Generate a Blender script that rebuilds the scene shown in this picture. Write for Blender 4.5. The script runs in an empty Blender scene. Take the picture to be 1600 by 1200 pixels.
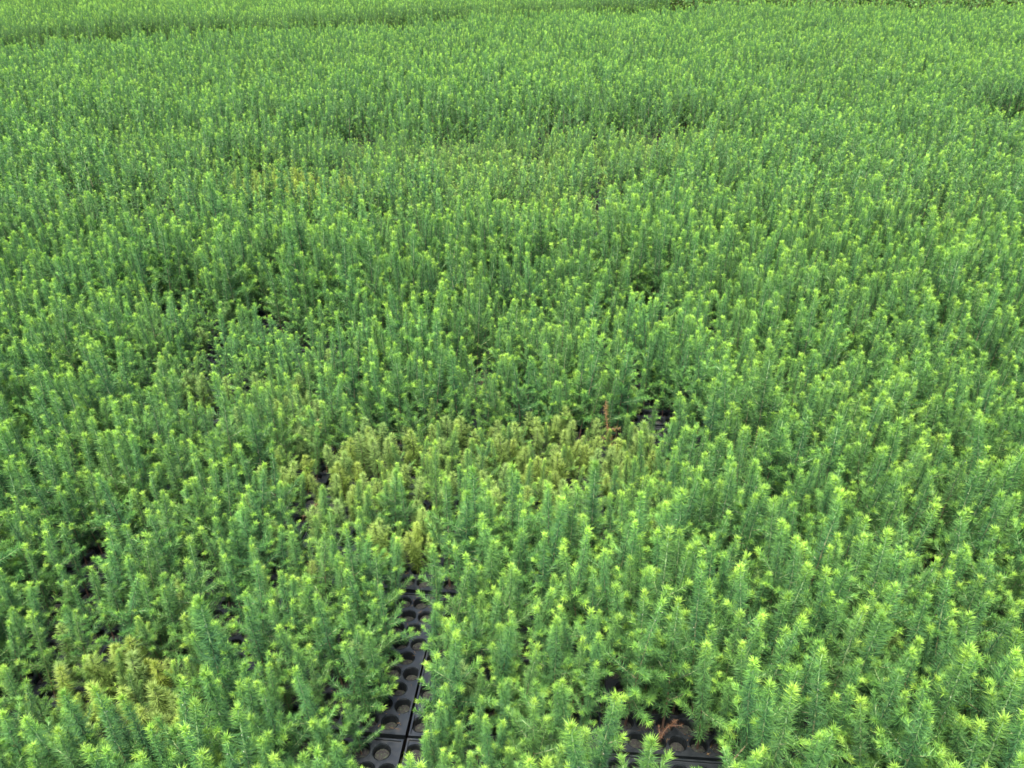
import bpy, math, random
import numpy as np
from mathutils import Vector, Euler, Matrix

S = bpy.context.scene
COL = S.collection
rng = np.random.default_rng(7)
random.seed(7)
TOP = 0.09                                   # height of the tray tops above the ground

# ---------------------------------------------------------------- camera
cd = bpy.data.cameras.new('camera')
cam = bpy.data.objects.new('camera', cd)
COL.objects.link(cam)
PITCH = 30.5
CAMH = 1.41
cam.location = (0, 0, TOP + CAMH)
cam.rotation_euler = (math.radians(90 - PITCH), 0, 0)
cd.sensor_width = 36
cd.lens = 36 * 1250 / 1600
cd.clip_start = 0.05
cd.clip_end = 2000
S.camera = cam

# ---------------------------------------------------------------- light: overcast daylight
SUN_EL, SUN_AZ = 72, -150                      # azimuth from +Y, positive to the right
world = bpy.data.worlds.new('World')
S.world = world
world.use_nodes = True
wn = world.node_tree.nodes
wl = world.node_tree.links
sky = wn.new('ShaderNodeTexSky')
sky.sky_type = 'NISHITA'
sky.sun_disc = False
sky.sun_elevation = math.radians(SUN_EL)
sky.sun_rotation = math.radians(SUN_AZ)
sky.air_density = 1.0
sky.dust_density = 4.0
sky.ozone_density = 1.0
wn['Background'].inputs['Strength'].default_value = 0.13
wl.new(sky.outputs[0], wn['Background'].inputs['Color'])
sd = bpy.data.lights.new('sun', 'SUN')
sd.energy = 1.5
sd.angle = math.radians(25)
sd.color = (1.0, 0.97, 0.92)
sun = bpy.data.objects.new('sun', sd)
COL.objects.link(sun)
el, az = math.radians(SUN_EL), math.radians(SUN_AZ)
dv = Vector((math.sin(az) * math.cos(el), math.cos(az) * math.cos(el), math.sin(el)))
sun.rotation_euler = dv.to_track_quat('Z', 'Y').to_euler()
sun.location = (0, 0, 10)
S.view_settings.view_transform = 'Standard'
S.view_settings.look = 'None'
S.view_settings.gamma = 1
S.view_settings.use_curve_mapping = False
S.view_settings.exposure = 2.40

# ---------------------------------------------------------------- materials
def new_mat(name):
    m = bpy.data.materials.new(name)
    m.use_nodes = True
    return m, m.node_tree.nodes, m.node_tree.links, m.node_tree.nodes['Principled BSDF']

def ramp(n, stops):
    r = n.new('ShaderNodeValToRGB')
    e = r.color_ramp.elements
    while len(e) < len(stops):
        e.new(0.5)
    for q, (p, c) in zip(e, stops):
        q.position = p
        q.color = (*c, 1)
    return r

def attr(n, name, kind):
    a = n.new('ShaderNodeAttribute')
    a.attribute_type = kind
    a.attribute_name = name
    return a

def mixc(n, l, fac, a, b, mode='MIX'):
    m = n.new('ShaderNodeMix')
    m.data_type = 'RGBA'
    m.blend_type = mode
    for sock, v in ((m.inputs[0], fac), (m.inputs[6], a), (m.inputs[7], b)):
        if isinstance(v, (int, float)):
            sock.default_value = v
        elif isinstance(v, tuple):
            sock.default_value = (*v, 1)
        else:
            l.new(v, sock)
    return m.outputs[2]

def foliage_mat(name, green, olive, trans=0.35):
    """needle colour: young growth ('fresh') is yellow green, old needles blue green;
    'yel' is how chlorotic a plant is, 'val' how pale it is"""
    m, n, l, p = new_mat(name)
    f = attr(n, 'fresh', 'GEOMETRY')
    y = attr(n, 'yel', 'INSTANCER')
    v = attr(n, 'val', 'INSTANCER')
    g = ramp(n, green)
    o = ramp(n, olive)
    l.new(f.outputs['Fac'], g.inputs[0])
    l.new(f.outputs['Fac'], o.inputs[0])
    c = mixc(n, l, y.outputs['Fac'], g.outputs[0], o.outputs[0])
    mul = n.new('ShaderNodeMath'); mul.operation = 'MULTIPLY_ADD'
    l.new(v.outputs['Fac'], mul.inputs[0]); mul.inputs[1].default_value = 0.6; mul.inputs[2].default_value = 0.7
    hsv = n.new('ShaderNodeHueSaturation')
    l.new(mul.outputs[0], hsv.inputs['Value'])
    l.new(c, hsv.inputs['Color'])
    p.inputs['Roughness'].default_value = 0.5
    p.inputs['Specular IOR Level'].default_value = 0.28
    l.new(hsv.outputs[0], p.inputs['Base Color'])
    t = n.new('ShaderNodeBsdfTranslucent')
    l.new(mixc(n, l, 0.5, hsv.outputs[0], (1.0, 1.0, 0.55), 'MULTIPLY'), t.inputs['Color'])
    ms = n.new('ShaderNodeMixShader')
    ms.inputs[0].default_value = trans
    l.new(p.outputs[0], ms.inputs[1]); l.new(t.outputs[0], ms.inputs[2])
    l.new(ms.outputs[0], n['Material Output'].inputs['Surface'])
    return m

OLIVE = [(0.0, (0.075, 0.13, 0.015)), (0.45, (0.20, 0.30, 0.03)), (1.0, (0.46, 0.56, 0.10))]
M_NEEDLE = foliage_mat('spruce_needles',
    [(0.0, (0.024, 0.084, 0.034)), (0.22, (0.069, 0.188, 0.056)), (0.55, (0.150, 0.34, 0.060)), (1.0, (0.43, 0.66, 0.085))], OLIVE, 0.25)
M_STUNT = foliage_mat('pale_needles',
    [(0.0, (0.05, 0.12, 0.05)), (0.45, (0.11, 0.23, 0.08)), (1.0, (0.32, 0.49, 0.15))], OLIVE)
M_DRY = foliage_mat('dry_needles',
    [(0.0, (0.05, 0.025, 0.016)), (0.6, (0.10, 0.048, 0.024)), (1.0, (0.18, 0.10, 0.05))],
    [(0.0, (0.16, 0.07, 0.02)), (0.6, (0.36, 0.24, 0.06)), (1.0, (0.62, 0.52, 0.20))], 0.15)
M_LEAF = foliage_mat('broad_leaves',
    [(0.0, (0.03, 0.085, 0.015)), (0.5, (0.05, 0.14, 0.02)), (1.0, (0.11, 0.22, 0.035))], OLIVE, 0.3)

m, n, l, p = new_mat('stem_bark')
f = attr(n, 'fresh', 'GEOMETRY')
r = ramp(n, [(0.0, (0.075, 0.045, 0.030)), (0.35, (0.14, 0.088, 0.048)), (0.6, (0.17, 0.19, 0.08)), (1.0, (0.25, 0.40, 0.14))])
l.new(f.outputs['Fac'], r.inputs[0])
nz = n.new('ShaderNodeTexNoise'); nz.inputs['Scale'].default_value = 260
geo = n.new('ShaderNodeNewGeometry'); l.new(geo.outputs['Position'], nz.inputs['Vector'])
l.new(mixc(n, l, 0.35, r.outputs[0], nz.outputs['Color'], 'OVERLAY'), p.inputs['Base Color'])
p.inputs['Roughness'].default_value = 0.6
M_STEM = m

m, n, l, p = new_mat('bud_resin')
p.inputs['Base Color'].default_value = (0.5, 0.5, 0.36, 1)
p.inputs['Roughness'].default_value = 0.3
M_BUD = m

m, n, l, p = new_mat('black_plastic')
tc = n.new('ShaderNodeNewGeometry')
nz = n.new('ShaderNodeTexNoise'); nz.inputs['Scale'].default_value = 45; nz.inputs['Detail'].default_value = 6
l.new(tc.outputs['Position'], nz.inputs['Vector'])
r = ramp(n, [(0.35, (0.004, 0.006, 0.007)), (0.6, (0.007, 0.010, 0.011)), (0.8, (0.022, 0.021, 0.016))])
l.new(nz.outputs['Fac'], r.inputs[0]); l.new(r.outputs[0], p.inputs['Base Color'])
nz2 = n.new('ShaderNodeTexNoise'); nz2.inputs['Scale'].default_value = 90
l.new(tc.outputs['Position'], nz2.inputs['Vector'])
r2 = ramp(n, [(0.3, (0.33,) * 3), (0.75, (0.55,) * 3)])
l.new(nz2.outputs['Fac'], r2.inputs[0]); l.new(r2.outputs[0], p.inputs['Roughness'])
p.inputs['Specular IOR Level'].default_value = 0.45
M_TRAY = m

m, n, l, p = new_mat('peat')
tc = n.new('ShaderNodeNewGeometry')
nz = n.new('ShaderNodeTexNoise'); nz.inputs['Scale'].default_value = 230; nz.inputs['Detail'].default_value = 8
l.new(tc.outputs['Position'], nz.inputs['Vector'])
r = ramp(n, [(0.36, (0.005, 0.0045, 0.004)), (0.5, (0.011, 0.010, 0.008)), (0.6, (0.013, 0.020, 0.007)), (0.74, (0.05, 0.055, 0.04))])
l.new(nz.outputs['Fac'], r.inputs[0]); l.new(r.outputs[0], p.inputs['Base Color'])
bp = n.new('ShaderNodeBump'); bp.inputs['Strength'].default_value = 0.7; bp.inputs['Distance'].default_value = 0.003
l.new(nz.outputs['Fac'], bp.inputs['Height']); l.new(bp.outputs[0], p.inputs['Normal'])
p.inputs['Roughness'].default_value = 0.9
M_PEAT = m

m, n, l, p = new_mat('dark_gravel')
tc = n.new('ShaderNodeNewGeometry')
vo = n.new('ShaderNodeTexVoronoi'); vo.inputs['Scale'].default_value = 60
l.new(tc.outputs['Position'], vo.inputs['Vector'])
nz = n.new('ShaderNodeTexNoise'); nz.inputs['Scale'].default_value = 3; nz.inputs['Detail'].default_value = 8
l.new(tc.outputs['Position'], nz.inputs['Vector'])
r = ramp(n, [(0.3, (0.03, 0.028, 0.022)), (0.7, (0.085, 0.08, 0.062))])
l.new(nz.outputs['Fac'], r.inputs[0])
l.new(mixc(n, l, 0.5, r.outputs[0], vo.outputs['Color'], 'MULTIPLY'), p.inputs['Base Color'])
bp = n.new('ShaderNodeBump'); bp.inputs['Strength'].default_value = 0.6; bp.inputs['Distance'].default_value = 0.01
l.new(vo.outputs['Distance'], bp.inputs['Height']); l.new(bp.outputs[0], p.inputs['Normal'])
p.inputs['Roughness'].default_value = 0.95
M_GROUND = m

# ---------------------------------------------------------------- mesh gathering
class Mesh:
    """collects tubes and needles; build() gives one mesh with a 'fresh' value on each point"""
    def __init__(s):
        s.v, s.f, s.fr, s.mi, s.n = [], [], [], [], 0
    def add(s, v, f, fr, mi):
        v = np.asarray(v, float)
        s.v.append(v); s.f += [tuple(int(i) + s.n for i in q) for q in f]
        s.fr.append(np.broadcast_to(np.asarray(fr, float), (len(v),)).copy()); s.mi += [mi] * len(f); s.n += len(v)
    def join(s, o):
        s.v += o.v; s.f += [tuple(i + s.n for i in q) for q in o.f]; s.fr += o.fr; s.mi += o.mi; s.n += o.n
        return s
    def mesh(s, name, mats):
        me = bpy.data.meshes.new(name)
        me.from_pydata(np.concatenate(s.v).tolist(), [], s.f)
        for q in mats: me.materials.append(q)
        me.polygons.foreach_set('material_index', s.mi)
        a = me.attributes.new('fresh', 'FLOAT', 'POINT')
        a.data.foreach_set('value', np.concatenate(s.fr).astype(np.float32))
        return me

def frame(t):
    t = t / np.linalg.norm(t, axis=-1, keepdims=True)
    ref = np.where(np.abs(t[..., 2:3]) > 0.9, np.array([1., 0, 0]), np.array([0, 0, 1.]))
    u = np.cross(t, ref); u /= np.linalg.norm(u, axis=-1, keepdims=True)
    return t, u, np.cross(t, u)

def path_at(P, s):
    k = np.clip(s * (len(P) - 1), 0, len(P) - 1.0001)
    i = k.astype(int); a = (k - i)[:, None]
    return P[i] * (1 - a) + P[i + 1] * a, P[i + 1] - P[i]

def tube(M, P, r0, r1, fr0, fr1, mi, sides=5):
    k = len(P)
    T = np.gradient(P, axis=0)
    t, u, v = frame(T)
    rr = np.linspace(r0, r1, k); ff = np.linspace(fr0, fr1, k)
    a = np.arange(sides) / sides * 2 * math.pi
    ring = P[:, None] + rr[:, None, None] * (np.cos(a)[None, :, None] * u[:, None] + np.sin(a)[None, :, None] * v[:, None])
    f = [(i * sides + j, i * sides + (j + 1) % sides, (i + 1) * sides + (j + 1) % sides, (i + 1) * sides + j)
         for i in range(k - 1) for j in range(sides)]
    f.append(tuple((k - 1) * sides + j for j in range(sides)))
    M.add(ring.reshape(-1, 3), f, np.repeat(ff, sides), mi)

def spikes(M, B, D, L, W, F0, F1, mi):
    """three sided needles standing on points B"""
    n_ = len(B)
    t, u, v = frame(D)
    ang = rng.uniform(0, 2 * math.pi, n_)
    V = np.empty((n_, 4, 3))
    for k in range(3):
        a = ang + k * 2.0944
        V[:, k] = B + t * (L * 0.3)[:, None] * 0 + W[:, None] * (np.cos(a)[:, None] * u + np.sin(a)[:, None] * v)
    V[:, 3] = B + t * L[:, None]
    base = np.arange(n_) * 4
    F = np.stack([np.stack([base, base + 1, base + 3], 1), np.stack([base + 1, base + 2, base + 3], 1),
                  np.stack([base + 2, base, base + 3], 1)], 1).reshape(-1, 3)
    fr = np.stack([F0, F0, F0, F1], 1).reshape(-1)
    M.add(V.reshape(-1, 3), F.tolist(), fr, mi)

def brush(M, P, n_, th, ln, fresh, w, mi, up=0.0, s0=0.0, s1=1.0):
    s = rng.uniform(s0, s1, n_)
    B, T = path_at(P, s)
    t, u, v = frame(T)
    q = rng.uniform(0, 2 * math.pi, n_)
    a = np.radians(th(s) + rng.normal(0, 12, n_))
    D = np.cos(a)[:, None] * t + np.sin(a)[:, None] * (np.cos(q)[:, None] * u + np.sin(q)[:, None] * v)
    D[:, 2] += up
    L = ln(s) * rng.uniform(0.60, 1.18, n_)
    F = np.clip(fresh(s) + rng.normal(0, 0.10, n_), 0, 1)
    spikes(M, B, D, L, np.full(n_, w) * rng.uniform(0.85, 1.15, n_), F * 0.85, np.clip(F + 0.10, 0, 1), mi)

def lerp(x, xs, ys): return np.interp(x, xs, ys)

# ---------------------------------------------------------------- the seedlings
def curve(base, d, L, bend, k=7, wob=0.0):
    d = np.array(d, float); d /= np.linalg.norm(d)
    P = [np.array(base, float)]
    for i in range(k - 1):
        d = d + np.array(bend) / (k - 1) + rng.normal(0, wob, 3)
        d /= np.linalg.norm(d)
        P.append(P[-1] + d * L / (k - 1))
    return np.array(P)

def tall_seedling(H=0.27, dens=1.0, wid=1.0, shoots=9, vigour=1.0):
    """returns dict of parts for one spruce seedling, root at z = 0"""
    parts = []
    stem = curve((0, 0, 0), (rng.normal(0, .03), rng.normal(0, .03), 1), H, (0, 0, 0.02), 9, 0.022)
    sm = Mesh(); tube(sm, stem, 0.0021, 0.0010, rng.uniform(-.15, .30), 1.0, 1)
    tipP, tipT = path_at(stem, np.array([0.9995]))
    for _ in range(3):                                   # pale resting buds on the stem
        bp_, bt_ = path_at(stem, np.array([rng.uniform(.5, .95)]))
        b = bp_[0] + np.array([rng.normal(0, .0016), rng.normal(0, .0016), 0])
        r_ = 0.0008
        sm.add([b + r_ * np.array(q) for q in ((1, 0, 0), (0, 1, 0), (-1, 0, 0), (0, -1, 0), (0, 0, 1.5), (0, 0, -1))],
               [(0, 1, 4), (1, 2, 4), (2, 3, 4), (3, 0, 4), (1, 0, 5), (2, 1, 5), (3, 2, 5), (0, 3, 5)], 1, 2)
    parts.append(('stem', sm))
    tv = rng.uniform(.62, 1.0); nf = rng.uniform(.74, 1.12)
    cut = 1 - rng.uniform(.045, .065) / H
    ag = rng.uniform(0.0, 0.15)
    fr = lambda s: lerp((1 - s) * H, [0, .010, .025, .05, .12], [0.98 * tv, 0.82 * tv, 0.50 * tv, 0.28, 0.06 + ag])
    th = lambda s: lerp((1 - s) * H, [0, .012, .04, .09, .25], [38, 54, 62, 68, 76])
    ln = lambda s: nf * lerp((1 - s) * H, [0, .015, .05, .12, .25], [.0118, .0150, .0175, .019, .017])
    w = 0.00064 * wid
    fm = Mesh(); brush(fm, stem, int(H * 100 * 21 * dens), th, ln, fr, w, 0, 0.05, 0.12, cut)
    parts.append(('foliage', fm))
    tm = Mesh()
    brush(tm, stem, int((1 - cut) * H * 100 * 34 * dens), th, ln, fr, w, 0, 0.05, cut, 0.999)
    n_ = max(6, int(34 * dens))
    brush(tm, stem, n_, lambda s: np.full(len(s), 0) + rng.uniform(6, 60, len(s)), lambda s: np.full(len(s), .0130),
          lambda s: np.full(len(s), .97 * tv), w, 0, 0.0, 0.985, 0.9995)
    parts.append(('leader_tip', tm))
    az = rng.uniform(0, 6.28); topq = rng.uniform(.36, .68)
    for i in range(shoots):
        q = (i + rng.uniform(0, .6)) / shoots
        s = 0.12 + topq * q
        az += 2.4 + rng.normal(0, .35)
        B, _ = path_at(stem, np.array([s]))
        L = vigour * rng.uniform(.75, 1.25) * lerp(q, [0, .3, .8, 1], [.050, .062, .040, .020]) * (H / .27) ** .5
        e = math.radians(rng.uniform(22, 48))
        P = curve(B[0], (math.cos(az) * math.cos(e), math.sin(az) * math.cos(e), math.sin(e)), L, (0, 0, rng.uniform(.15, .6)), 6, 0.03)
        m_ = Mesh()
        tube(m_, P, 0.0010, 0.0006, 0.5, 0.95, 1, 4)
        tipf = rng.uniform(.42, .92) * (0.72 + .28 * q)
        fr2 = lambda s, L=L, tf=tipf: lerp((1 - s) * L, [0, .012, .03, .06], [tf, .62 * tf, .28, .10])
        th2 = lambda s, L=L: lerp((1 - s) * L, [0, .01, .03], [30, 48, 60])
        ln2 = lambda s, L=L: lerp((1 - s) * L, [0, .015, .06], [.0125, .0155, .0155])
        brush(m_, P, int(L * 100 * 23 * dens), th2, ln2, fr2, w, 0, 0.22, 0.05, 0.999)
        brush(m_, P, max(4, int(24 * dens)), lambda s: rng.uniform(8, 68, len(s)), lambda s: np.full(len(s), .0115),
              lambda s, tf=tipf: np.full(len(s), tf), w, 0, 0.1, 0.97, 0.9995)
        parts.append(('side_shoot', m_))
    return parts

def stunted_seedling(H=0.14, dens=1.0, wid=1.0, shoots=4):
    """short bottle brush plant with dense pale needles right to its rounded top"""
    parts = []
    stem = curve((0, 0, 0), (rng.normal(0, .05), rng.normal(0, .05), 1), H, (0, 0, .02), 7, .03)
    sm = Mesh(); tube(sm, stem, .0018, .0010, 0.1, .7, 1)
    parts.append(('stem', sm))
    fr = lambda s: lerp((1 - s) * H, [0, .015, .04, .09, .2], [1.0, .84, .52, .32, .12])
    th = lambda s: lerp((1 - s) * H, [0, .012, .04], [50, 66, 76])
    ln = lambda s: lerp((1 - s) * H, [0, .015, .06, .15], [.011, .0155, .017, .014])
    w = .00062 * wid
    cut = 1 - .03 / H
    fm = Mesh(); brush(fm, stem, int(H * 100 * 40 * dens), th, ln, fr, w, 0, 0, .1, cut)
    parts.append(('foliage', fm))
    tm = Mesh(); brush(tm, stem, int(150 * dens), th, ln, fr, w, 0, 0, cut, .999)
    brush(tm, stem, int(50 * dens), lambda s: rng.uniform(3, 65, len(s)), lambda s: np.full(len(s), .011), lambda s: np.full(len(s), .9), w, 0, 0, .98, .9995)
    parts.append(('leader_tip', tm))
    az = rng.uniform(0, 6.28)
    for i in range(shoots):
        q = (i + rng.uniform(0, .6)) / max(1, shoots); s = .25 + .45 * q; az += 2.2 + rng.normal(0, .4)
        B, _ = path_at(stem, np.array([s]))
        L = rng.uniform(.018, .036); e = math.radians(rng.uniform(30, 60))
        P = curve(B[0], (math.cos(az) * math.cos(e), math.sin(az) * math.cos(e), math.sin(e)), L, (0, 0, .5), 5, .03)
        m_ = Mesh(); tube(m_, P, .0010, .0006, .3, .8, 1, 4)
        brush(m_, P, int(L * 100 * 40 * dens + 26 * dens), lambda s: lerp(s, [0, .7, 1], [62, 50, 25]), lambda s: np.full(len(s), .0125),
              lambda s: lerp(s, [0, .6, 1], [.25, .5, .85]), w, 0, .1, .05, .999)
        parts.append(('side_shoot', m_))
    return parts

def dry_seedling(H=0.12, dens=.5):
    parts = []
    stem = curve((0, 0, 0), (rng.normal(0, .1), rng.normal(0, .1), 1), H, (0, 0, 0), 7, .06)
    sm = Mesh(); tube(sm, stem, .0017, .0007, 0.1, .35, 1); parts.append(('stem', sm))
    fm = Mesh(); brush(fm, stem, int(H * 100 * 34 * dens), lambda s: 70 + 25 * (s < .6), lambda s: np.full(len(s), .0105),
                       lambda s: lerp(s, [0, .5, 1], [.1, .5, .9]), .00055, 0, -.2 , .1, .999)
    parts.append(('foliage', fm))
    for i in range(3):
        az = i * 2.1 + rng.uniform(0, 1); B, _ = path_at(stem, np.array([.3 + .2 * i]))
        P = curve(B[0], (math.cos(az), math.sin(az), .5), .03, (0, 0, -.2), 5, .05)
        m_ = Mesh(); tube(m_, P, .0009, .0005, .1, .3, 1, 4)
        brush(m_, P, int(60 * dens), lambda s: np.full(len(s), 60), lambda s: np.full(len(s), .009), lambda s: lerp(s, [0, 1], [.2, .8]), .00055, 0, -.1, .05, .999)
        parts.append(('side_shoot', m_))
    return parts

MATS = [M_NEEDLE, M_STEM, M_BUD]
MATS_S = [M_STUNT, M_STEM, M_BUD]
MATS_D = [M_DRY, M_STEM, M_BUD]

def make_kind(builder, mats, args):
    """one list of part meshes and one joined mesh for each shape"""
    out = []
    for kw in args:
        parts = builder(**kw)
        pm = [(nm, q.mesh(nm, mats)) for nm, q in parts]
        j = Mesh()
        for _, q in parts: j.join(q)
        out.append((pm, j.mesh('seedling_shape', mats)))
    return out

TALL = make_kind(tall_seedling, MATS, [dict(H=rng.uniform(.28, .34), shoots=int(rng.integers(4, 14)), vigour=rng.uniform(.7, 1.45)) for _ in range(20)])
TALL_FAR = make_kind(tall_seedling, MATS, [dict(H=rng.uniform(.28, .34), dens=.34, wid=2.0, shoots=int(rng.integers(3, 9)), vigour=rng.uniform(.7, 1.2)) for _ in range(10)])
STUNT = make_kind(stunted_seedling, MATS_S, [dict(H=rng.uniform(.10, .14), shoots=int(rng.integers(1, 6))) for _ in range(8)])
STUNT_FAR = make_kind(stunted_seedling, MATS_S, [dict(H=rng.uniform(.10, .14), dens=.35, wid=2.0, shoots=3) for _ in range(4)])
DRY = make_kind(dry_seedling, MATS_D, [dict(H=.13), dict(H=.10)])

# ---------------------------------------------------------------- lie of the bed
TA = math.radians(-5)                                     # trays are turned a little to the right
AX = np.array([math.cos(TA), math.sin(TA)]); BX = np.array([-math.sin(TA), math.cos(TA)])
ORG = np.array([-0.17, 1.405]); STEP = 0.39; SZ = 0.381; CP = 0.0405

def cells():
    """every cell of a tray: local x, y from the tray's corner"""
    out = []
    for r in range(9):
        sh = 0.0095 if r % 2 else -0.0095
        for c in range(9):
            out.append((SZ / 2 + (c - 4) * CP + sh, SZ / 2 + (r - 4) * CP))
    return np.array(out)
CELLS = cells()

EDGE = [(-30, 3.0), (-12, 6.4), (-5.4, 8.8), (-3.8, 9.6), (-1.6, 10.5), (0, 11.3), (2, 12.3), (4.5, 12.3), (7.5, 12.0), (30, 12)]
def edge_y(x): return np.interp(x, [q[0] for q in EDGE], [q[1] for q in EDGE])

nr = np.random.default_rng(11)
WV = [(nr.uniform(0, 2 * math.pi), nr.uniform(*q[:2]), nr.uniform(0, 6.28), q[2]) for q in
      [(.3, .8, 1)] * 4 + [(1.0, 2.0, .8)] * 5 + [(2.5, 5, .6)] * 6]
def noise(x, y, k=0):
    s = 0
    for i, (a, f_, ph, am) in enumerate(WV):
        a += k * 1.3
        s = s + am * np.sin((x * math.cos(a) + y * math.sin(a)) * f_ * 6.283 / 1.6 + ph + k * 2.1 * i)
    return s / 4.2

# patches of weaker growth: centre, radii, height, share of stunted plants, yellowness
PATCH = [(-.55, 3.02, 1.1, .25, .36, 0, 0), (.7, 3.1, .6, .2, .35, 0, 0), (.0, 2.58, .3, .10, .30, 0, 0), (.7, 6.5, 1.5, .7, .345, 0, 0), (-1.1, 2.45, .35, .1, .31, 0, 0), (-.85, 2.86, .35, .12, .38, 0, 0), (-.3, 2.74, .25, .1, .37, 0, 0), (.9, 1.9, .5, .3, .31, 0, 0), (-1.5, 1.9, .3, .4, .31, 0, 0),
         (.18, 1.84, .27, .20, .145, .76, .60), (.02, 1.66, .14, .12, .17, .6, .5), (-.40, 1.76, .30, .20, .155, .70, .60),
         (-.40, 1.47, .22, .10, .19, .40, .35), (-.24, 1.50, .10, .07, .13, .9, .6), (-.16, 1.95, .3, .1, .18, .6, .4),
         (-.80, 1.07, .17, .13, .15, .85, .80), (-.66, .98, .06, .06, .14, .7, .6), (-.82, 2.12, .34, .20, .20, .35, .3),
         (-.50, 1.33, .08, .05, .17, .5, .5), (.0, 1.25, .02, .02, .2, 0, 0),
         (-1.20, 4.35, .50, .30, .19, .85, 1.0), (-.1, 4.75, .9, .55, .20, .35, .35), (1.0, 5.0, .7, .35, .20, .3, .45),
         (-.75, 3.6, .5, .22, .23, .15, .2), (-2.3, 5.1, .6, .25, .24, .1, .3), (.1, 3.9, .5, .3, .22, .25, .4),
         (3.3, 5.55, .4, .3, .24, 0, 0), (-.05, 2.95, .5, .12, .235, .1, .1), (.85, 2.1, .2, .15, .22, .1, .15),
         (-1.0, 2.62, .5, .14, .225, .1, .1), (.1, 2.62, .5, .12, .23, .05, .1)]
PATCH += [(-.62, 2.40, .22, .12, .17, .1, .1), (-1.02, 2.30, .2, .16, .18, .15, .15), (-.88, 2.60, .2, .10, .18, .05, .1), (-.09, 2.22, .08, .12, .15, .3, .2),
          (.50, 2.68, .14, .12, .19, .05, .1), (.47, 2.0, .08, .10, .15, .2, .3), (-.26, 2.55, .14, .1, .18, 0, .1), (1.0, 5.42, .5, .20, .19, .2, .4), (.3, 5.38, .4, .2, .19, .1, .2),
          (-.35, 5.2, .35, .22, .18, .1, .2), (-1.0, 5.2, .35, .25, .18, .1, .3), (3.5, 5.7, .3, .2, .2, 0, .1), (-1.3, 2.7, .2, .12, .2, 0, 0), (.36, 2.2, .08, .08, .18, .2, .2),
          (.15, 1.56, .26, .10, .19, .25, .3), (.9, 1.3, .08, .06, .22, 0, 0), (-.72, 1.33, .08, .05, .2, .3, .3),
          (-.36, 1.12, .14, .26, .235, .05, .05), (-.03, 1.05, .16, .30, .225, .06, .08), (-.22, .86, .2, .10, .20, .1, .1), (1.9, 3.4, .2, .1, .22, 0, 0), (-.5, 3.5, .4, .14, .2, .1, .1), (.6, 4.1, .3, .14, .2, .1, .2)]
# places where plants are missing: centre, radii
GAPS = [(-1.06, 2.47, .05, .10), (-.97, 2.10, .06, .06), (-.90, 2.72, .09, .05), (-.62, 2.55, .06, .06), (-.09, 2.38, .025, .09),
        (.52, 2.82, .05, .06), (.46, 2.12, .035, .07), (-.27, 1.77, .025, .03), (-.74, 1.40, .035, .06), (-.40, 1.47, .06, .03),
        (.25, .86, .060, .12), (.33, .87, .035, .11), (-.5, 3.62, .14, .06), (.6, 4.24, .14, .06), (.95, 3.2, .05, .06), (-1.7, 3.7, .1, .08), (-.27, .93, .02, .03), (.90, 1.40, .05, .04), (.53, 1.72, .03, .04),
        (1.15, 5.75, .16, .07), (.75, 5.72, .14, .05), (.36, 5.7, .12, .06), (.05, 5.7, .10, .07), (-.35, 5.5, .10, .07), (-1.0, 5.5, .12, .09),
        (-1.65, 5.6, .08, .07), (3.6, 6.0, .14, .12), (-1.33, 2.85, .07, .05), (-.26, 2.68, .07, .05), (.39, 2.30, .03, .05),
        (-.63, 2.22, .04, .05), (-1.10, 2.10, .07, .04), (-1.24, 1.52, .03, .04), (1.28, 2.58, .04, .04), (.09, 1.46, .02, .03),
        (3.4, 8.1, .06, .2), (-2.3, 5.3, .07, .07), (.36, 2.45, .03, .05), (.14, 2.5, .04, .04), (-.4, 2.45, .03, .07), (1.9, 3.6, .06, .08),
        (-.76, .98, .03, .02), (.52, 1.2, .03, .03)]

# every cell of the beds
def bed_cells(i0, i1, j0, j1):
    I, J = np.meshgrid(np.arange(i0, i1), np.arange(j0, j1), indexing='ij')
    I, J = I.ravel(), J.ravel()
    jit = nr.normal(0, .0015, (len(I), 2)); rot = nr.normal(0, .006, len(I))
    O = ORG + I[:, None] * STEP * AX + J[:, None] * STEP * BX + jit
    return I, J, O, rot
I, J, O, R = bed_cells(-44, 46, -4, 52)
def tray_world(O, rot, lx, ly):
    a = TA + rot
    return O[:, 0] + lx * np.cos(a) - ly * np.sin(a), O[:, 1] + lx * np.sin(a) + ly * np.cos(a)
cx, cy = tray_world(O, R, SZ / 2, SZ / 2)
lim = 0.68 * (cy + 0.9) + 1.3
e = edge_y(cx)
main = (cy < e) & (cy > .05)
far = (cy > e + 1.25) & (cy < 17.5) & (cx < 2.6 - (cy - 13) * .2)
keep = (np.abs(cx) < lim) & (main | far)
I, J, O, R, cx, cy, far = I[keep], J[keep], O[keep], R[keep], cx[keep], cy[keep], far[keep]
NT = len(I)
trayh = nr.normal(0, .017, NT)
X, Y = [], []
for lx, ly in CELLS:
    a, b = tray_world(O, R, lx, ly); X.append(a); Y.append(b)
X = np.array(X).T.ravel(); Y = np.array(Y).T.ravel()
TI = np.repeat(np.arange(NT), 81); CI = np.tile(np.arange(81), NT)
FAR = far[TI]
X = X + nr.normal(0, .002, len(X)); Y = Y + nr.normal(0, .002, len(Y))
hgt = .305 + .030 * noise(X, Y) + trayh[TI] + .02 * np.clip((X - .3) / 1.5, -1, 1) * (Y < 4) + .012 * (Y > 5.3) - .07 * np.clip(1 - np.abs(edge_y(X) - .1 - Y) / .7, 0, 1) * (X < 2.5)
stu = np.full(len(X), .012); yel = np.clip(.06 + .07 * noise(X, Y, 1), 0, .3)
val = .5 + .10 * noise(X, Y, 2)
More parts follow.
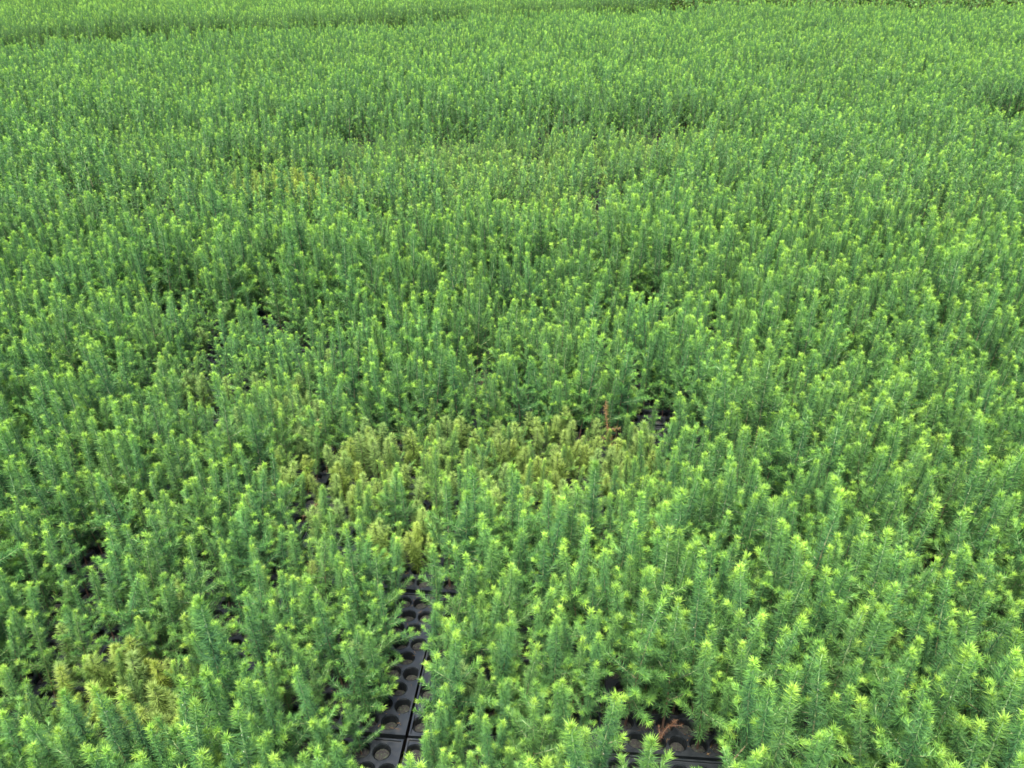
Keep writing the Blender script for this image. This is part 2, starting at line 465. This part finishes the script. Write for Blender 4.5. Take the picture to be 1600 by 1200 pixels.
for (px, py, rx, ry, h, s, yl) in PATCH:
    w = np.exp(-(((X - px) / rx) ** 2 + ((Y - py) / ry) ** 2) ** 2.5)
    hgt = hgt * (1 - w) + h * w; stu = np.maximum(stu, s * w); yel = np.maximum(yel, yl * w * .8)
alive = nr.random(len(X)) > .25 - .19 * stu
for (px, py, rx, ry) in GAPS:
    g_ = 1.3 if 1.9 < py < 3.2 else 1.7 if 1.9 < py < 7 else 1.3
    d = ((X - px) / rx / g_) ** 2 + ((Y - py) / ry / g_) ** 2
    alive &= ~((d < 1) & (nr.random(len(X)) < .93))
for q in range(260):                                     # small losses here and there
    py = .9 + 9.5 * nr.random() ** .8; px = nr.uniform(-1, 1) * (.7 * py + .5); rr = nr.uniform(.022, .060) * (.01 if py < 1.75 and abs(px) < .6 else 1)
    alive &= ~(((X - px) ** 2 + ((Y - py) / 1.4) ** 2 < rr * rr) & (nr.random(len(X)) < .9))
    w = np.exp(-(((X - px) / rr / 1.7) ** 2 + ((Y - py + rr * 1.8) / rr / 1.7) ** 2)); hgt = hgt * (1 - w * nr.uniform(.05, .3))
def in_tray(i, j): return (I[TI] == i) & (J[TI] == j)
# the bare strip: right hand columns of the tray left of the joint
col_ = CI % 9; row_ = CI // 9
strip = in_tray(-1, -1) & ((col_ == 8) | ((col_ == 7) & ((row_ > 5) | (row_ == 3))))
strip |= in_tray(0, -1) & (((col_ == 0) & ((row_ < 3) | (row_ > 6))))
strip |= in_tray(-1, -2) & (((col_ == 8) & (row_ > 5)))
strip |= in_tray(0, -2) & (col_ == 0) & (row_ > 6)
strip |= in_tray(-1, 0) & (col_ >= 6) & (row_ == 0)
alive &= ~strip
near_front = alive & (Y < .2)
h_i = np.clip(hgt * nr.normal(1, .16, len(X)), .07, .45)
isst = (nr.random(len(X)) < stu)
h_i = np.where(isst, np.clip(np.minimum(hgt, .15) * nr.normal(1, .15, len(X)), .07, .17), h_i)
yel_i = np.clip(yel * nr.uniform(.45, 1.45, len(X)) + nr.normal(0, .08, len(X)) + .10 * isst, 0, 1)
val_i = np.clip(val + nr.normal(0, .13, len(X)) + .15 * FAR, 0, 1)
yel_i = np.where(FAR, np.clip(yel_i + .12, 0, 1), yel_i)
rotz = nr.uniform(0, 6.283, len(X))
tilt = np.abs(nr.normal(0, 5.2, len(X))); tdir = nr.uniform(0, 6.283, len(X))
ex = np.radians(tilt) * np.cos(tdir); ey = np.radians(tilt) * np.sin(tdir)

# special dry plants and one pushed over, each in the nearest cell
def nearest(x, y):
    d = (X - x) ** 2 + (Y - y) ** 2
    return int(np.argmin(d))
dry_spots = [(.30, .99, 0, .55, 0.0, 'dead red-brown spruce seedling standing in the empty cells at the bottom edge'),
             (-.085, 2.33, 0, 1.05, 0.0, 'dead dark brown seedling in the narrow gap above the olive patch'),
             (-.57, 2.0, 1, 1.25, 1.0, 'dried straw yellow seedling at the left end of the stunted patch'),
             (.31, 1.99, 0, 1.35, .5, 'orange brown dying seedling among the olive stunted ones'),
             (-1.02, 1.0, 1, .9, 0.0, 'dead brown seedling at the lower left edge of the bed'),
             (-.52, 1.62, 1, .9, 0.1, 'dead reddish seedling low between green ones left of the stunted patch')]
dry_idx = []
for s in dry_spots:
    k = nearest(s[0], s[1]); alive[k] = False; dry_idx.append(k)
lean_k = nearest(.33, .86); alive[lean_k] = False

dist = np.hypot(X, Y)
# where each tip falls in the view, to know which plants the photograph shows
ca, sa = math.cos(math.radians(PITCH)), math.sin(math.radians(PITCH))
def project(x, y, h):
    dz = CAMH - h
    D = y * ca + dz * sa
    return 800 + 1250 * x / D, 600 + 1250 * (dz * ca - y * sa) / D, D
U, V, D = project(X, Y, h_i)
shown = alive & (U > -15) & (U < 1615) & (V > -10) & (V < 1195)
size = np.where(shown, h_i / D, 0)
tall_i = np.where(alive & ~isst)[0]; st_i = np.where(alive & isst)[0]
tall_near = tall_i[np.argsort(-size[tall_i] * 0 + D[tall_i] + 99 * (size[tall_i] == 0))][:300]
st_near = st_i[np.argsort(D[st_i] + 99 * (size[st_i] == 0))][:220]
print('cells', len(X), 'tall', len(tall_i), 'stunted', len(st_i), 'trays', NT)

# ---------------------------------------------------------------- ground
def link(name, me, parent=None):
    o = bpy.data.objects.new(name, me); COL.objects.link(o); o.parent = parent
    return o
g = bpy.data.meshes.new('ground')
G = 400
g.from_pydata([(-G, -G, 0), (G, -G, 0), (G, G, 0), (-G, G, 0)], [], [(0, 1, 2, 3)])
g.materials.append(M_GROUND)
go = link('ground', g); go['kind'] = 'structure'

# ---------------------------------------------------------------- trays
def tray_meshes(simple=False):
    v, f = [], []
    seg = 16
    rad, rin, dep = .0172, .0145, .055
    def V_(x, y, z): v.append((x, y, z)); return len(v) - 1
    pins = []
    for r in range(9):
        y0, y1 = SZ / 2 + (r - 4.5) * CP, SZ / 2 + (r - 3.5) * CP
        if r == 0: y0 = .004
        if r == 8: y1 = SZ - .004
        for c in range(9):
            x, y = CELLS[r * 9 + c]
            x0, x1 = x - CP / 2, x + CP / 2
            if c == 0: x0 = .004
            if c == 8: x1 = SZ - .004
            outer, ring, lip, low, bot = [], [], [], [], []
            for k in range(seg):
                a = (k + .5) / seg * 2 * math.pi
                dx, dy = math.cos(a), math.sin(a)
                t = min(((x1 - x) / dx if dx > 0 else (x0 - x) / dx), ((y1 - y) / dy if dy > 0 else (y0 - y) / dy))
                outer.append((x + dx * t, y + dy * t, a))
                ring.append(V_(x + dx * (rad + .0020), y + dy * (rad + .0020), 0)); lip.append(V_(x + dx * (rad + .0010), y + dy * (rad + .0010), .0013))
                low.append(V_(x + dx * rad * .95, y + dy * rad * .95, -.0015))
                bot.append(V_(x + dx * rin, y + dy * rin, -dep))
            oi = [V_(q[0], q[1], 0) for q in outer]
            corners = {1: V_(x1, y1, 0), 5: V_(x0, y1, 0), 9: V_(x0, y0, 0), 13: V_(x1, y0, 0)}
            # insert each corner between the perimeter points it lies between
            ca_ = {n_: math.atan2((y1 if n_ in (1, 5) else y0) - y, (x1 if n_ in (1, 13) else x0) - x) % (2 * math.pi) for n_ in corners}
            for k in range(seg):
                k2 = (k + 1) % seg
                a0 = (k + .5) / seg * 2 * math.pi; a1 = a0 + 2 * math.pi / seg
                face = [ring[k], oi[k]]
                for n_, an in ca_.items():
                    if a0 < an <= a1: face.append(corners[n_])
                face += [oi[k2], ring[k2]]
                f.append(tuple(face))
                f.append((ring[k], ring[k2], lip[k2], lip[k]))
                f.append((lip[k], lip[k2], low[k2], low[k]))
                f.append((low[k], low[k2], bot[k2], bot[k]))
    # raised lip and outer wall
    def loop(inset, z): return [V_(inset, inset, z), V_(SZ - inset, inset, z), V_(SZ - inset, SZ - inset, z), V_(inset, SZ - inset, z)]
    L = [loop(.004, 0), loop(.0035, .003), loop(0, .003), loop(0, -.012), loop(.006, -.014), loop(.010, -.072)]
    for a, b in zip(L, L[1:]):
        for k in range(4): f.append((a[k], a[(k + 1) % 4], b[(k + 1) % 4], b[k]))
    body = bpy.data.meshes.new('tray_body'); body.from_pydata(v, [], f); body.materials.append(M_TRAY)
    # small holes between cells, as discs with the holes' shade painted black
    v2, f2 = [], []
    for r in (0, 2, 4, 6, 8):
        for c in (0, 2, 4, 6):
            x, y = CELLS[r * 9 + c]; x += CP * .5; y += CP * .5 * (1 if r < 8 else -1)
            b = len(v2)
            for k in range(8):
                a = k / 8 * 6.283; v2.append((x + .0022 * math.cos(a), y + .0022 * math.sin(a), .0006))
            for k in range(8):
                a = k / 8 * 6.283; v2.append((x + .003 * math.cos(a), y + .003 * math.sin(a), -.0005))
            v2.append((x, y, .0001))
            for k in range(8):
                f2.append((b + k, b + (k + 1) % 8, b + 16)); f2.append((b + 8 + k, b + 8 + (k + 1) % 8, b + (k + 1) % 8, b + k))
    pins = bpy.data.meshes.new('hole_shade_disc'); pins.from_pydata(v2, [], f2); pins.materials.append(M_HOLE_SHADE)
    # one peat plug
    v3, f3 = [], []
    for k in range(12):
        a = k / 12 * 6.283; v3.append((.0150 * math.cos(a), .0150 * math.sin(a), -.001))
    for k in range(12):
        a = k / 12 * 6.283; v3.append((.009 * math.cos(a), .009 * math.sin(a), .001 + .001 * math.sin(3 * a)))
    v3.append((0, 0, .0025))
    for k in range(12):
        f3.append((k, (k + 1) % 12, 12 + (k + 1) % 12, 12 + k)); f3.append((12 + k, 12 + (k + 1) % 12, 24))
    plug = bpy.data.meshes.new('peat_plug'); plug.from_pydata(v3, [], f3); plug.materials.append(M_PEAT)
    return body, pins, plug
M_HOLE_SHADE, n, l, p = new_mat('hole_shade_black')  # near-black colour stands in for the shade inside the small holes
p.inputs['Base Color'].default_value = (.004, .004, .004, 1); p.inputs['Roughness'].default_value = .9
BODY, HOLE_SHADES, PLUG = tray_meshes()
PD = -.011                                                   # peat lies this far below the rim
def joined_plugs():
    v, f = [], []
    for x, y in CELLS:
        b = len(v)
        v += [(q.co.x + x, q.co.y + y, q.co.z + PD) for q in PLUG.vertices]
        f += [tuple(i + b for i in q.vertices) for q in PLUG.polygons]
    me = bpy.data.meshes.new('peat_plugs'); me.from_pydata(v, [], f); me.materials.append(M_PEAT); return me
PLUGS = joined_plugs()
def joined_tray():
    v, f, mi = [], [], []
    for me, m_ in ((BODY, 0), (PLUGS, 1)):
        b = len(v); v += [tuple(q.co) for q in me.vertices]; f += [tuple(i + b for i in q.vertices) for q in me.polygons]; mi += [m_] * len(me.polygons)
    me = bpy.data.meshes.new('tray_shape'); me.from_pydata(v, [], f); me.materials.append(M_TRAY); me.materials.append(M_PEAT)
    me.polygons.foreach_set('material_index', mi); return me

ORD = ['leftmost', 'second from left', 'third from left', 'fourth from left', 'fifth from left', 'sixth from left', 'seventh from left', 'eighth from left',
       'ninth from left', 'tenth from left', 'eleventh from left', 'twelfth from left'] + [q + ' from left' for q in ('13th', '14th', '15th', '16th', '17th', '18th', '19th', '20th', '21st', '22nd', '23rd', '24th', '25th', '26th', '27th', '28th', '29th', '30th')]
def tag(o, label, cat, group=None):
    o['label'] = label; o['category'] = cat
    if group: o['group'] = group

tu, tv, tD = project(cx, cy, 0)
tray_order = [k for k in np.argsort(tD) if -60 < tu[k] < 1660 and tv[k] < 1290 and cy[k] < 3.0][:60]
open_trays = {(-1, -1): 'black cell tray showing the long bare strip with empty round cells',
              (0, -1): 'black cell tray right of the long bare strip, full of tall seedlings',
              (-1, -2): 'black cell tray at the near end of the long bare strip',
              (-1, 0): 'black cell tray at the far end of the long bare strip, under small olive seedlings',
              (1, -1): 'black cell tray with empty cells showing at the bottom edge, behind the tray joint',
              (1, -2): 'black cell tray at the very bottom edge, with a dead seedling in it'}
individual_trays = set()
empty_cell = {}
for k in tray_order:
    individual_trays.add(int(k))
    t = bpy.data.objects.new('seedling_tray', None); COL.objects.link(t)
    t.location = (O[k][0], O[k][1], TOP); t.rotation_euler = (0, 0, TA + R[k]); t.empty_display_size = .05
    key = (int(I[k]), int(J[k]))
    rowmates = sorted([q for q in tray_order if J[q] == J[k]], key=lambda q: tu[q])
    row_no = sorted({int(J[q]) for q in tray_order}).index(int(J[k]))
    nth = rowmates.index(k)
    tag(t, open_trays.get(key, f'black cell tray under seedlings, {ORD[nth]}, {["nearest", "second", "third", "fourth", "fifth", "sixth", "seventh", "eighth"][row_no]} tray row from the front'), 'plant tray', 'seedling trays of the bed')
    link('tray_body', BODY, t)
    if key in open_trays:
        o = link('hole_shade_disc', HOLE_SHADES, t); o['kind'] = 'stuff'
        for q, (x, y) in enumerate(CELLS):
            o = link('peat_plug', PLUG, t)
            o.location = (x, y, PD + random.uniform(-.014, .003)); o.rotation_euler = (random.uniform(-.12, .12), random.uniform(-.12, .12), random.uniform(0, 6))
    else:
        link('peat_plug', PLUGS, t)

# ---------------------------------------------------------------- individual seedlings
def make_thing(name, parts, k, base_h):
    root = bpy.data.objects.new(name, None)
    COL.objects.link(root)
    root.empty_display_size = .03
    place(root, k, base_h)
    for nm, me in parts:
        o = link(nm, me, root)
        if nm == 'foliage': o['kind'] = 'stuff'
        o['yel'] = float(yel_i[k]); o['val'] = float(val_i[k])
    return root
def place(root, k, base_h):
    s = h_i[k] / base_h
    w = s ** .6 * 1.15
    root.location = (X[k], Y[k], TOP - .012)
    root.rotation_euler = (ex[k], ey[k], rotz[k]); root.scale = (w, w, s)
def copy_thing(src, k, base_h):
    r_ = src.copy(); COL.objects.link(r_); place(r_, k, base_h)
    for ch in src.children:
        c = ch.copy(); COL.objects.link(c); c.parent = r_
        c['yel'] = float(yel_i[k]); c['val'] = float(val_i[k])
    return r_
def mesh_h(kind): return [max(v.co.z for v in q[1].vertices) for q in kind]
HT, HTF, HS, HSF = mesh_h(TALL), mesh_h(TALL_FAR), mesh_h(STUNT), mesh_h(STUNT_FAR)

def describe(idx, kind):
    """a label for each plant: look first, then landmark, then its order along that landmark"""
    cl = {}
    for k in idx:
        u, v = U[k], V[k]
        if v > 820:
            place_ = ('in the lower left corner' if u < 200 else 'between corner and bare strip' if u < 430 else 'left of the bare tray strip' if u < 640
                      else 'right of the bare tray strip' if u < 820 else 'left of the bottom empty cells' if u < 980 else 'around the bottom empty cells' if u < 1150
                      else 'right of the bottom empty cells' if u < 1370 else 'in the lower right corner')
            row = 'lowest' if v > 1080 else 'middle' if v > 950 else 'upper'
        else:
            place_ = ('left of the olive patch' if u < 640 else 'in the olive patch' if u < 1000 else 'right of the olive patch')
            if u < 300: place_ = 'at the left edge'
            row = 'near side' if v > 730 else 'middle' if v > 640 else 'far side'
        look = 'tall' if h_i[k] > .30 else 'short' if h_i[k] < .235 else 'medium'
        if kind == 'stunted': look = 'bushy' if h_i[k] > .15 else 'tiny'
        tone = 'olive-yellow' if yel_i[k] > .55 else 'olive-green' if yel_i[k] > .28 else 'pale green' if val_i[k] > .62 else 'deep green' if val_i[k] < .42 else 'blue-green'
        cl.setdefault((look, tone, place_, row), []).append(k)
    out = {}
    for (look, tone, pl, row), ks in cl.items():
        ks = sorted(ks, key=lambda k: U[k])
        for j, k in enumerate(ks):
            o_ = '' if len(ks) == 1 else (', rightmost' if j == len(ks) - 1 else ', ' + ORD[j])
            noun = 'stunted spruce' if kind == 'stunted' else 'spruce seedling'
            out[k] = f'{look} {tone} {noun} {pl}, {row}{o_}'
    return out

protos = {}
def populate(idx, kind, heights, name, cat, group, lab):
    for k in idx:
        vi = int(nr.integers(0, len(kind)))
        key = (name, vi)
        if key not in protos:
            protos[key] = root = make_thing(name, kind[vi][0], k, heights[vi])
        else:
            root = copy_thing(protos[key], k, heights[vi])
        tag(root, lab[k], cat, group)
populate(tall_near, TALL, HT, 'spruce_seedling', 'seedling', 'spruce seedlings in the front of the bed', describe(tall_near, 'tall'))
populate(st_near, STUNT, HS, 'stunted_seedling', 'seedling', 'stunted seedlings of the weak patches', describe(st_near, 'stunted'))
for s, k in zip(dry_spots, dry_idx):
    h_i[k] = .12 * s[3]; yel_i[k] = s[4]; val_i[k] = .5
    root = make_thing('dried_seedling', DRY[s[2]][0], k, .12)
    tag(root, s[5], 'seedling', 'dried up seedlings')
# a seedling pushed over to the right, its bare stem showing
k = lean_k
par = tall_seedling(H=.30, shoots=5, vigour=1.1)
h_i[k] = .30; yel_i[k] = .05; val_i[k] = .6
root = make_thing('spruce_seedling', [(nm, q.mesh(nm, MATS)) for nm, q in par], k, .30)
root.rotation_euler = Euler((math.radians(-22), math.radians(44), 0)); root.scale = (1, 1, 1)
tag(root, 'seedling pushed over to the right, bare grey-brown stem crossing the lower right foreground', 'seedling', 'spruce seedlings in the front of the bed')

# ---------------------------------------------------------------- the rest of the beds, through geometry nodes
def scatter(name, shapes, P, idx, rot, scl, yl, vl, label, cat):
    colx = bpy.data.collections.new(name + '_shapes')
    for i, me in enumerate(shapes):
        o = bpy.data.objects.new(f'seedling_form.{i + 1:03d}', me); o.name = f'a{i:03d}_form'
        colx.objects.link(o)
    me = bpy.data.meshes.new(name)
    me.vertices.add(len(P)); me.vertices.foreach_set('co', np.asarray(P, np.float32).ravel())
    def at(nm, ty, key, val_):
        a = me.attributes.new(nm, ty, 'POINT'); a.data.foreach_set(key, np.ascontiguousarray(val_).ravel())
    at('form', 'INT', 'value', idx.astype(np.int32)); at('turn', 'FLOAT_VECTOR', 'vector', rot.astype(np.float32))
    at('grow', 'FLOAT_VECTOR', 'vector', scl.astype(np.float32))
    at('yel', 'FLOAT', 'value', yl.astype(np.float32)); at('val', 'FLOAT', 'value', vl.astype(np.float32))
    o = link(name, me); o['kind'] = 'stuff'; tag(o, label, cat)
    ng = bpy.data.node_groups.new(name, 'GeometryNodeTree')
    ng.interface.new_socket('Geometry', in_out='INPUT', socket_type='NodeSocketGeometry')
    ng.interface.new_socket('Geometry', in_out='OUTPUT', socket_type='NodeSocketGeometry')
    N, L = ng.nodes, ng.links
    gi, goo = N.new('NodeGroupInput'), N.new('NodeGroupOutput')
    ci = N.new('GeometryNodeCollectionInfo'); ci.inputs['Collection'].default_value = colx
    ci.inputs['Separate Children'].default_value = True; ci.inputs['Reset Children'].default_value = True
    ip = N.new('GeometryNodeInstanceOnPoints'); ip.inputs['Pick Instance'].default_value = True
    def na(nm, ty):
        q = N.new('GeometryNodeInputNamedAttribute'); q.data_type = ty; q.inputs['Name'].default_value = nm; return q.outputs[0]
    e2r = N.new('FunctionNodeEulerToRotation')
    L.new(na('turn', 'FLOAT_VECTOR'), e2r.inputs[0])
    L.new(gi.outputs[0], ip.inputs['Points']); L.new(ci.outputs[0], ip.inputs['Instance'])
    L.new(na('form', 'INT'), ip.inputs['Instance Index']); L.new(e2r.outputs[0], ip.inputs['Rotation'])
    L.new(na('grow', 'FLOAT_VECTOR'), ip.inputs['Scale']); L.new(ip.outputs[0], goo.inputs[0])
    md = o.modifiers.new('scatter', 'NODES'); md.node_group = ng
    return o

taken = np.zeros(len(X), bool); taken[tall_near] = True; taken[st_near] = True
LODD = 3.6
def field(name, mask, hi, lo, hh, hl, label, cat):
    k = np.where(mask & ~taken)[0]
    farq = D[k] > LODD
    idx = np.where(farq, len(hi) + nr.integers(0, len(lo), len(k)), nr.integers(0, len(hi), len(k)))
    bh = np.array(hh + hl)[idx]
    s = h_i[k] / bh
    w = s ** .6 * 1.15
    scatter(name, [q[1] for q in hi] + [q[1] for q in lo], np.stack([X[k], Y[k], np.full(len(k), TOP - .012)], 1), idx,
            np.stack([ex[k], ey[k], rotz[k]], 1), np.stack([w, w, s], 1), yel_i[k], val_i[k], label, cat)
field('spruce_seedlings', alive & ~isst & ~FAR, TALL, TALL_FAR, HT, HTF, 'dense bed of green spruce seedlings filling the picture behind the front rows', 'seedlings')
field('stunted_seedlings', alive & isst & ~FAR, STUNT, STUNT_FAR, HS, HSF, 'scattered short olive seedlings in the weak patches further back', 'seedlings')
field('spruce_seedlings', alive & FAR, TALL, TALL_FAR, HT, HTF, 'separate yellow-green seedling bed beyond the dark aisle at top left', 'seedlings')
rest = [k for k in range(NT) if k not in individual_trays]
nrest = len(rest)
scatter('seedling_trays', [joined_tray()], np.array([(O[k][0], O[k][1], TOP) for k in rest]), np.zeros(nrest),
        np.array([(0, 0, TA + R[k]) for k in rest]), np.ones((nrest, 3)), np.zeros(nrest), np.ones(nrest),
        'black plastic cell trays carrying the seedlings of the whole bed', 'plant trays')

# ---------------------------------------------------------------- dark leafy plants beyond the far edge
def leafy():
    M = Mesh()
    for s in range(7):
        az = rng.uniform(0, 6.28); e_ = rng.uniform(.9, 1.5)
        P = curve((rng.normal(0, .02), rng.normal(0, .02), 0), (math.cos(az) * math.cos(e_), math.sin(az) * math.cos(e_), math.sin(e_)), rng.uniform(.22, .42), (0, 0, 0), 6, .05)
        tube(M, P, .0022, .001, 0, .5, 1, 4)
        for q in range(12):
            B, T = path_at(P, np.array([rng.uniform(.25, 1)])); B = B[0]
            a = rng.uniform(0, 6.28); d = np.array([math.cos(a), math.sin(a), rng.uniform(-.2, .6)]); d /= np.linalg.norm(d)
            s_ = np.cross(d, (0, 0, 1.)); s_ /= np.linalg.norm(s_); u_ = np.cross(s_, d)
            L = rng.uniform(.03, .06); w = L * .32
            pts = [B, B + d * L * .35 + s_ * w + u_ * .004, B + d * L * .75 + s_ * w * .7, B + d * L, B + d * L * .75 - s_ * w * .7, B + d * L * .35 - s_ * w + u_ * .004, B + d * L * .5 - u_ * .003]
            fv = rng.uniform(.1, .9)
            M.add(pts, [(0, 1, 6), (1, 2, 6), (2, 3, 6), (3, 4, 6), (4, 5, 6), (5, 0, 6)], fv, 0)
    return M.mesh('leafy_form', [M_LEAF, M_STEM])
LEAFY = [leafy() for _ in range(5)]
nl = 5200
lx = nr.uniform(.5, 17, nl); ly = edge_y(lx) + .7 + nr.uniform(0, 4.5, nl)
ok = lx > 2.6 - (ly - 13) * .2 + .25
lx, ly = lx[ok], ly[ok]; nl = len(lx)
sc = nr.uniform(.8, 1.35, nl)
scatter('leafy_plants', LEAFY, np.stack([lx, ly, np.zeros(nl)], 1), nr.integers(0, 5, nl), np.stack([np.zeros(nl), np.zeros(nl), nr.uniform(0, 6.28, nl)], 1),
        np.stack([sc, sc, sc], 1), nr.uniform(0, .25, nl), nr.uniform(.2, .8, nl), 'dark green leafy plants beyond the far right edge of the bed', 'plants')

# ---------------------------------------------------------------- fallen needles and peat crumbs on the open trays
DB = Mesh()
B_, D_, L_ = [], [], []
for k in tray_order:
    if (int(I[k]), int(J[k])) not in open_trays: continue
    lx_ = nr.uniform(.008, SZ - .008, 420); ly_ = nr.uniform(.008, SZ - .008, 420)
    free = np.min(np.hypot(lx_[:, None] - CELLS[None, :, 0], ly_[:, None] - CELLS[None, :, 1]), axis=1) > .0185
    lx_, ly_ = lx_[free], ly_[free]
    wx, wy = tray_world(np.repeat(O[k][None], len(lx_), 0), R[k], lx_, ly_)
    a_ = nr.uniform(0, 6.283, len(lx_))
    B_.append(np.stack([wx, wy, np.full(len(wx), TOP + .0012)], 1))
    D_.append(np.stack([np.cos(a_), np.sin(a_), nr.uniform(-.02, .12, len(a_))], 1))
    L_.append(np.where(nr.random(len(a_)) < .6, nr.uniform(.006, .013, len(a_)), .0025))
B_, D_, L_ = np.concatenate(B_), np.concatenate(D_), np.concatenate(L_)
spikes(DB, B_, D_, L_, np.where(L_ < .003, .0012, .0006), nr.uniform(0, .9, len(B_)), nr.uniform(0, .9, len(B_)), 0)
o = link('fallen_needles', DB.mesh('fallen_needles', [M_DRY])); o['kind'] = 'stuff'; o['yel'] = .3; o['val'] = .4
tag(o, 'brown fallen needles and crumbs lying on the bare black trays', 'debris')
